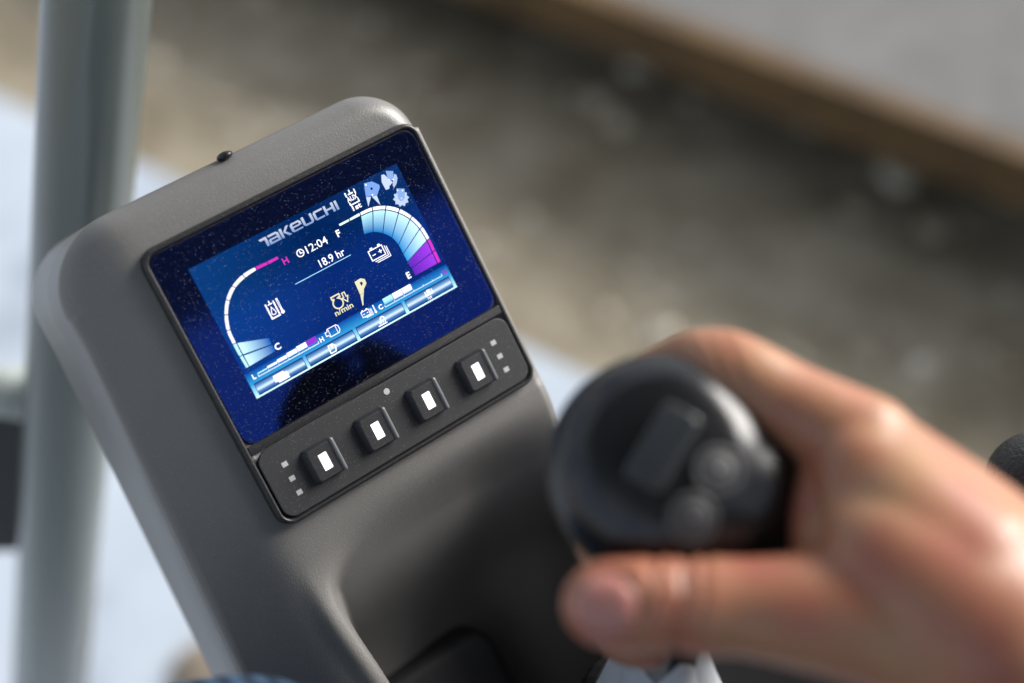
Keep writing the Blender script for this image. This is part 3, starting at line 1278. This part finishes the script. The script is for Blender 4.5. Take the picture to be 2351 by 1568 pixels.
def rotated(pts, cx, cy, ang):
    c_, s_ = math.cos(ang), math.sin(ang)
    return [(cx + (x - cx) * c_ - (y - cy) * s_, cy + (x - cx) * s_ + (y - cy) * c_) for x, y in pts]


a = Art()
a.poly([(663, 10), (692, 17), (710, 38), (707, 48), (686, 67), (648, 54)], (0.22, 0.40, 0.85), Z3)
a.poly([(648, 55), (664, 62), (640, 88)], PALE, Z3)
a.poly([(667, 62), (685, 67), (681, 103)], PALE, Z3)
a.disc(679, 38, 4.5, DEEP, Z4, 10)
a.disc(667, 18, 3, WHITE, Z4, 8)
a.disc(672, 58, 3, WHITE, Z4, 8)
a.build('cutter_pictogram')
a = Art()
a.poly([(732, 12), (742, 14), (758, 52), (741, 58), (736, 66), (723, 64), (722, 34)], PALE, Z3)
a.poly([(781, 34), (776, 28), (758, 52), (752, 62), (753, 70), (743, 77), (768, 62), (780, 46)], (0.48, 0.60, 0.86), Z3)
a.poly([(753, 6), (777, 18), (765, 46), (745, 40)], SOFT, Z4)
a.disc(749, 38, 2.6, WHITE, Z5, 8)
a.disc(763, 44, 2.6, WHITE, Z5, 8)
a.build('crusher_pictogram')
a = Art()
pts = []
for k in range(20):
    t = 2 * math.pi * k / 20
    rr = 30 if k % 2 else 23
    pts.append((759 + rr * math.cos(t), 114 + rr * math.sin(t)))
for k in range(20):
    a.poly([(759, 114), pts[k], pts[(k + 1) % 20]], (0.55, 0.68, 0.92), Z3)
a.poly([(759, 76), (786, 90), (772, 118), (762, 124), (752, 121), (749, 110)], SOFT, Z4)
a.disc(760, 115, 4.5, (0.5, 0.62, 0.9), Z5, 10)
a.disc(760, 84, 2.6, WHITE, Z5, 8)
a.disc(776, 92, 2.6, WHITE, Z5, 8)
a.build('saw_pictogram')

v, f = slab(-67.9, 68.3, -48.7, 44.2, 5.5, 0.22, 0.42, 0.05)
n_top = len(v) // 6
me = bpy.data.meshes.new('glass_pane')
me.from_pydata([tuple(p) for p in v[-n_top:]], [], [tuple(range(n_top))])
link('glass_pane', me, M['pane'], console)

# ------------------------------------------------------------------ joystick
DOWN = Vector((0, 0, -1))
joy = thing('joystick', 'black joystick with a rounded switch head gripped by the hand', 'joystick')
HC = at(1518, 1066, 0.493)
tocam = (CAM_W - HC).normalized()
axis = (tocam * 0.7 + Vector((0, 0, 1)) * 0.45).normalized()
u1 = (CAM_M.to_3x3() @ Vector((1, 0, 0)))
u1 = (u1 - axis * u1.dot(axis)).normalized()
u2 = axis.cross(u1)
K = 0.493 / FPX
verts, faces = [], []
# domed head, turned about its axis
prof = [(0.02, 0.54), (0.35, 0.53), (0.62, 0.47), (0.82, 0.35), (0.95, 0.16), (1.0, -0.08), (0.96, -0.35), (0.82, -0.62), (0.62, -0.85), (0.42, -1.05), (0.05, -1.1)]
RH = 272 * K
rings = [[HC + (u1 * math.cos(2 * math.pi * k / 40) + u2 * math.sin(2 * math.pi * k / 40)) * r * RH + axis * h * RH for k in range(40)] for r, h in prof]
vv, ff = loft(rings, True, True)
o_ = len(verts)
verts += vv
faces += [tuple(i + o_ for i in q) for q in ff]
ellipsoid(verts, faces, at(1630, 1115, 0.494), (u1 * 0.033, u2 * 0.033, axis * 0.023))
ellipsoid(verts, faces, at(1700, 1180, 0.499), (u1 * 0.0245, u2 * 0.025, axis * 0.022))
stem0 = HC + DOWN * 0.01
capsule(verts, faces, [(stem0, 0.021), (HC + DOWN * 0.05, 0.0175), (HC + DOWN * 0.09, 0.017), (HC + DOWN * 0.135, 0.015)], 24)
head_me = fuse('grip', verts, faces, 0.0014, 22)
link('grip', head_me, M['grip'], joy)
bm = bmesh.new()
bm.from_mesh(head_me)
tree = BVHTree.FromBMesh(bm)


def hit(x, y):
    p = at(x, y, 1.0)
    dr = (p - CAM_W).normalized()
    loc, no, i, ds = tree.ray_cast(CAM_W, dr)
    return loc, no


# rocker switch: a raised rounded block, long side up the head
pc, nc = hit(1522, 1035)
pd = (hit(1555, 965)[0] - hit(1470, 1105)[0]).normalized()
nc = (nc - pd * nc.dot(pd)).normalized()
pe = pd.cross(nc).normalized()
rings = []
for sc, hgt in ((1.0, -0.004), (1.0, 0.004), (0.95, 0.0058), (0.82, 0.0070), (0.7, 0.0072)):
    rings.append([pc + pd * x * (0.0145 - 0.006 * (1 - sc)) + pe * y * (0.0075 - 0.0075 * (1 - sc)) + nc * (hgt + 0.0012 * x) for x, y in rrect(-1, 1, -1, 1, 0.3, 5)])
v, f = loft(rings, True, True)
link('rocker_switch', mesh_of('rocker_switch', v, f), M['grip_light'], joy)
for (x, y) in ((1648, 1080), (1590, 1190)):
    pc, nc = hit(x, y)
    uu = nc.orthogonal().normalized()
    ww = nc.cross(uu)
    rings = []
    for r, hgt in ((0.0085, -0.002), (0.0085, 0.0004), (0.0079, 0.0008), (0.0068, 0.0008), (0.0066, -0.0002), (0.0060, -0.0002), (0.0058, 0.0008), (0.0046, 0.0014), (0.0020, 0.0016)):
        rings.append([pc + (uu * math.cos(k * math.pi / 12) + ww * math.sin(k * math.pi / 12)) * r + nc * hgt for k in range(24)])
    v, f = loft(rings, True, True)
    link('thumb_button', mesh_of('thumb_button', v, f), M['grip_button'], joy)
bm.free()

# pleated boot at the stem's foot
base_c = HC + DOWN * 0.30
top_c = HC + DOWN * 0.105
rings = []
N = 40
for t in [i / 10 for i in range(11)]:
    c = top_c.lerp(base_c, t)
    ring = []
    for k in range(N):
        aa = 2 * math.pi * k / N + 0.75
        pl_ = abs(((k * 5 / N) % 1) - 0.5) * 2
        r = 0.0155 + (0.072 - 0.0155) * t ** 1.2
        r *= 1 - 0.26 * (1 - pl_) * math.sin(math.pi * min(1, t * 1.2 + 0.15))
        ring.append(c + Vector((math.cos(aa), math.sin(aa), 0)) * r)
    rings.append(ring)
v, f = loft(rings, True, True)
boot = link('rubber_boot', mesh_of('rubber_boot', v, f, False), M['boot'], joy)

# lever knob at the right edge
lever = thing('lever_knob', 'black leather grained lever knob behind the wrist at the right edge', 'lever')
v, f = [], []
kc = at(2385, 1110, 0.66)
ellipsoid(v, f, kc, (Vector((0.0245, 0, 0)), Vector((0, 0.0245, 0)), Vector((0, 0, 0.0245))), 40, 24)
link('knob', mesh_of('knob', v, f), M['leather'], lever)
v, f = [], []
capsule(v, f, [(kc + DOWN * 0.02, 0.007), (kc + DOWN * 0.12, 0.007), (kc + DOWN * 0.3, 0.007)], 14)
link('rod', mesh_of('rod', v, f), M['black_paint'], lever)

# ------------------------------------------------------------------ person: hand, forearm, knee
person = thing('person', 'bare right hand closed around the black joystick, blue denim knee below', 'person')


def P(x, y, d, r):
    d += 0.025
    return (at(x, y, d), r * d / FPX)


verts, faces = [], []
# forearm and back of the hand
capsule(verts, faces, [P(3300, 2190, 0.40, 330), P(2700, 1740, 0.42, 285), P(2400, 1480, 0.43, 235), P(2230, 1300, 0.44, 205), P(2090, 1150, 0.45, 165), P(1975, 1015, 0.458, 112)], 32)
capsule(verts, faces, [P(2400, 1500, 0.44, 225), P(2200, 1320, 0.46, 190), P(2040, 1170, 0.485, 130)], 28)
capsule(verts, faces, [P(2420, 1530, 0.45, 210), P(2230, 1400, 0.475, 180), P(2070, 1270, 0.505, 120)], 28)
# index
capsule(verts, faces, [P(1985, 1022, 0.458, 122), P(1820, 932, 0.466, 100), P(1648, 848, 0.476, 98), P(1540, 862, 0.505, 78), P(1450, 905, 0.54, 68), P(1400, 985, 0.565, 58)], 24)
# middle, ring
capsule(verts, faces, [P(2030, 1140, 0.49, 110), P(1800, 1060, 0.545, 85), P(1600, 1060, 0.575, 74), P(1420, 1150, 0.56, 66), P(1365, 1230, 0.525, 52), P(1372, 1290, 0.495, 34)], 22)
capsule(verts, faces, [P(2050, 1270, 0.51, 105), P(1820, 1230, 0.575, 80), P(1600, 1270, 0.60, 70), P(1430, 1380, 0.575, 62), P(1420, 1460, 0.535, 56), P(1490, 1492, 0.50, 50)], 22)
# web and heel of the thumb
capsule(verts, faces, [P(1960, 1060, 0.46, 118), P(1925, 1190, 0.452, 112), P(1940, 1330, 0.443, 120)], 26)
capsule(verts, faces, [P(2330, 1560, 0.425, 230), P(2120, 1450, 0.428, 190), P(1950, 1412, 0.43, 150)], 28)
capsule(verts, faces, [P(1985, 1090, 0.452, 140), P(2010, 1230, 0.447, 165), P(2060, 1330, 0.441, 180)], 28)
capsule(verts, faces, [P(2330, 1450, 0.435, 235), P(2170, 1300, 0.445, 215), P(2060, 1180, 0.452, 170)], 30)
capsule(verts, faces, [P(1960, 1240, 0.446, 140), P(2040, 1290, 0.434, 175), P(2140, 1360, 0.428, 205), P(2280, 1460, 0.424, 240)], 30)
capsule(verts, faces, [P(2000, 1090, 0.452, 130), P(2090, 1200, 0.440, 170), P(2200, 1320, 0.432, 215)], 30)
# thumb
capsule(verts, faces, [P(2000, 1422, 0.43, 160), P(1840, 1405, 0.432, 134), P(1700, 1394, 0.435, 115), P(1580, 1392, 0.437, 119), P(1480, 1390, 0.439, 112), P(1392, 1388, 0.442, 107)], 28)
hand_me = fuse('hand', verts, faces, 0.0014, 30)
# skin folds over the thumb joint and the index knuckle
INV = CAM_M.inverted()
normals = [v_.normal.copy() for v_ in hand_me.vertices]
shift = []
for v_ in hand_me.vertices:
    q = INV @ v_.co
    dz = -q.z
    X, Y = 1175.5 + q.x / dz * FPX, 784 - q.y / dz * FPX
    cut = 0.0
    if 1250 < Y < 1520 and dz < 0.47:
        for x0, dp, w in ((1492, 0.0012, 13), (1530, 0.0014, 12), (1566, 0.0026, 15), (1606, 0.0012, 12)):
            cut += dp * math.exp(-((X - x0 + 0.1 * (Y - 1390) + 5 * math.sin(Y / 17)) / w) ** 2)
    if 740 < Y < 900 and 1560 < X < 1760:
        for x0, dp in ((1640, 0.0006), (1672, 0.0006)):
            cut += dp * math.exp(-((X - x0 - 0.5 * (Y - 800)) / 9) ** 2)
    if 1060 < Y < 1270 and dz < 0.49:
        cut += 0.0022 * sstep(1060, 1110, Y) * (1 - sstep(1220, 1270, Y)) * math.exp(-((X - 1868 - 0.12 * (Y - 1160)) / 18) ** 2)
    e_ = math.sqrt(((X - 1388) / 79) ** 2 + ((Y - 1397) / 85) ** 2)
    if e_ < 1.5 and dz < 0.47:
        cut += 0.0016 * math.exp(-((e_ - 1.04) / 0.09) ** 2)
    if cut:
        shift.append((v_.index, cut))
for k_, cut in shift:
    hand_me.vertices[k_].co -= normals[k_] * cut
hand = link('hand', hand_me, M['skin'], person)
hand['label'] = 'bare hand with the thumb laid across the front of the stick'
# thumb nail
bm = bmesh.new()
bm.from_mesh(hand_me)
tree = BVHTree.FromBMesh(bm)
pts = {}
verts, faces = [], []
gx, gy = 9, 9
ok = True
for j in range(gy):
    for i in range(gx):
        s_, t_ = (i / (gx - 1)) * 2 - 1, (j / (gy - 1)) * 2 - 1
        k = math.sqrt(max(1 - 0.5 * t_ * t_, 0))
        k2 = math.sqrt(max(1 - 0.5 * s_ * s_, 0))
        loc, no = hit(1388 + s_ * k * 72, 1397 + t_ * k2 * 78)
        verts.append(loc + no * (0.0015 - 0.0012 * max(abs(s_), abs(t_)) ** 8))
for j in range(gy - 1):
    for i in range(gx - 1):
        faces.append((j * gx + i, j * gx + i + 1, (j + 1) * gx + i + 1, (j + 1) * gx + i))
link('thumbnail', mesh_of('thumbnail', verts, faces), M['nail'], hand)
bm.free()
# trousers: the near knee shows at the foot of the picture
verts, faces = [], []
capsule(verts, faces, [(Vector((-0.10, -0.74, 0.97)), 0.095), (Vector((-0.13, -0.45, 1.02)), 0.082), (at(520, 1985, 0.53), 436 * 0.53 / FPX), (Vector((-0.19, -0.12, 0.80)), 0.058)], 48)
capsule(verts, faces, [(Vector((0.10, -0.74, 0.97)), 0.095), (Vector((0.20, -0.50, 1.00)), 0.082), (Vector((0.27, -0.33, 1.00)), 0.070), (Vector((0.29, -0.27, 0.75)), 0.058)], 48)
capsule(verts, faces, [(Vector((-0.09, -0.78, 0.98)), 0.11), (Vector((0.09, -0.78, 0.98)), 0.11)], 32)
link('trousers', fuse('trousers', verts, faces, 0.006, 4), M['denim'], person)
# dark jacket of the seated operator, out of view, added to shade the pocket; from the waist to the shoulders and the gripping arm's elbow
verts, faces = [], []
capsule(verts, faces, [(Vector((0, -0.79, 1.0)), 0.14), (Vector((0, -0.80, 1.2)), 0.145), (Vector((0, -0.79, 1.36)), 0.11), (Vector((0, -0.78, 1.44)), 0.06)], 32)
capsule(verts, faces, [(Vector((-0.19, -0.78, 1.37)), 0.062), (Vector((0.19, -0.78, 1.37)), 0.062)], 24)
capsule(verts, faces, [(Vector((0.20, -0.77, 1.36)), 0.062), (Vector((0.19, -0.64, 1.22)), 0.056), (at(3300, 2190, 0.415), 0.050), (at(2980, 1950, 0.42), 0.047)], 24)
capsule(verts, faces, [(Vector((-0.20, -0.77, 1.36)), 0.062), (Vector((-0.27, -0.70, 1.15)), 0.054), (Vector((-0.24, -0.56, 1.12)), 0.046)], 24)
link('jacket', fuse('jacket', verts, faces, 0.006, 6), M['jacket'], person)
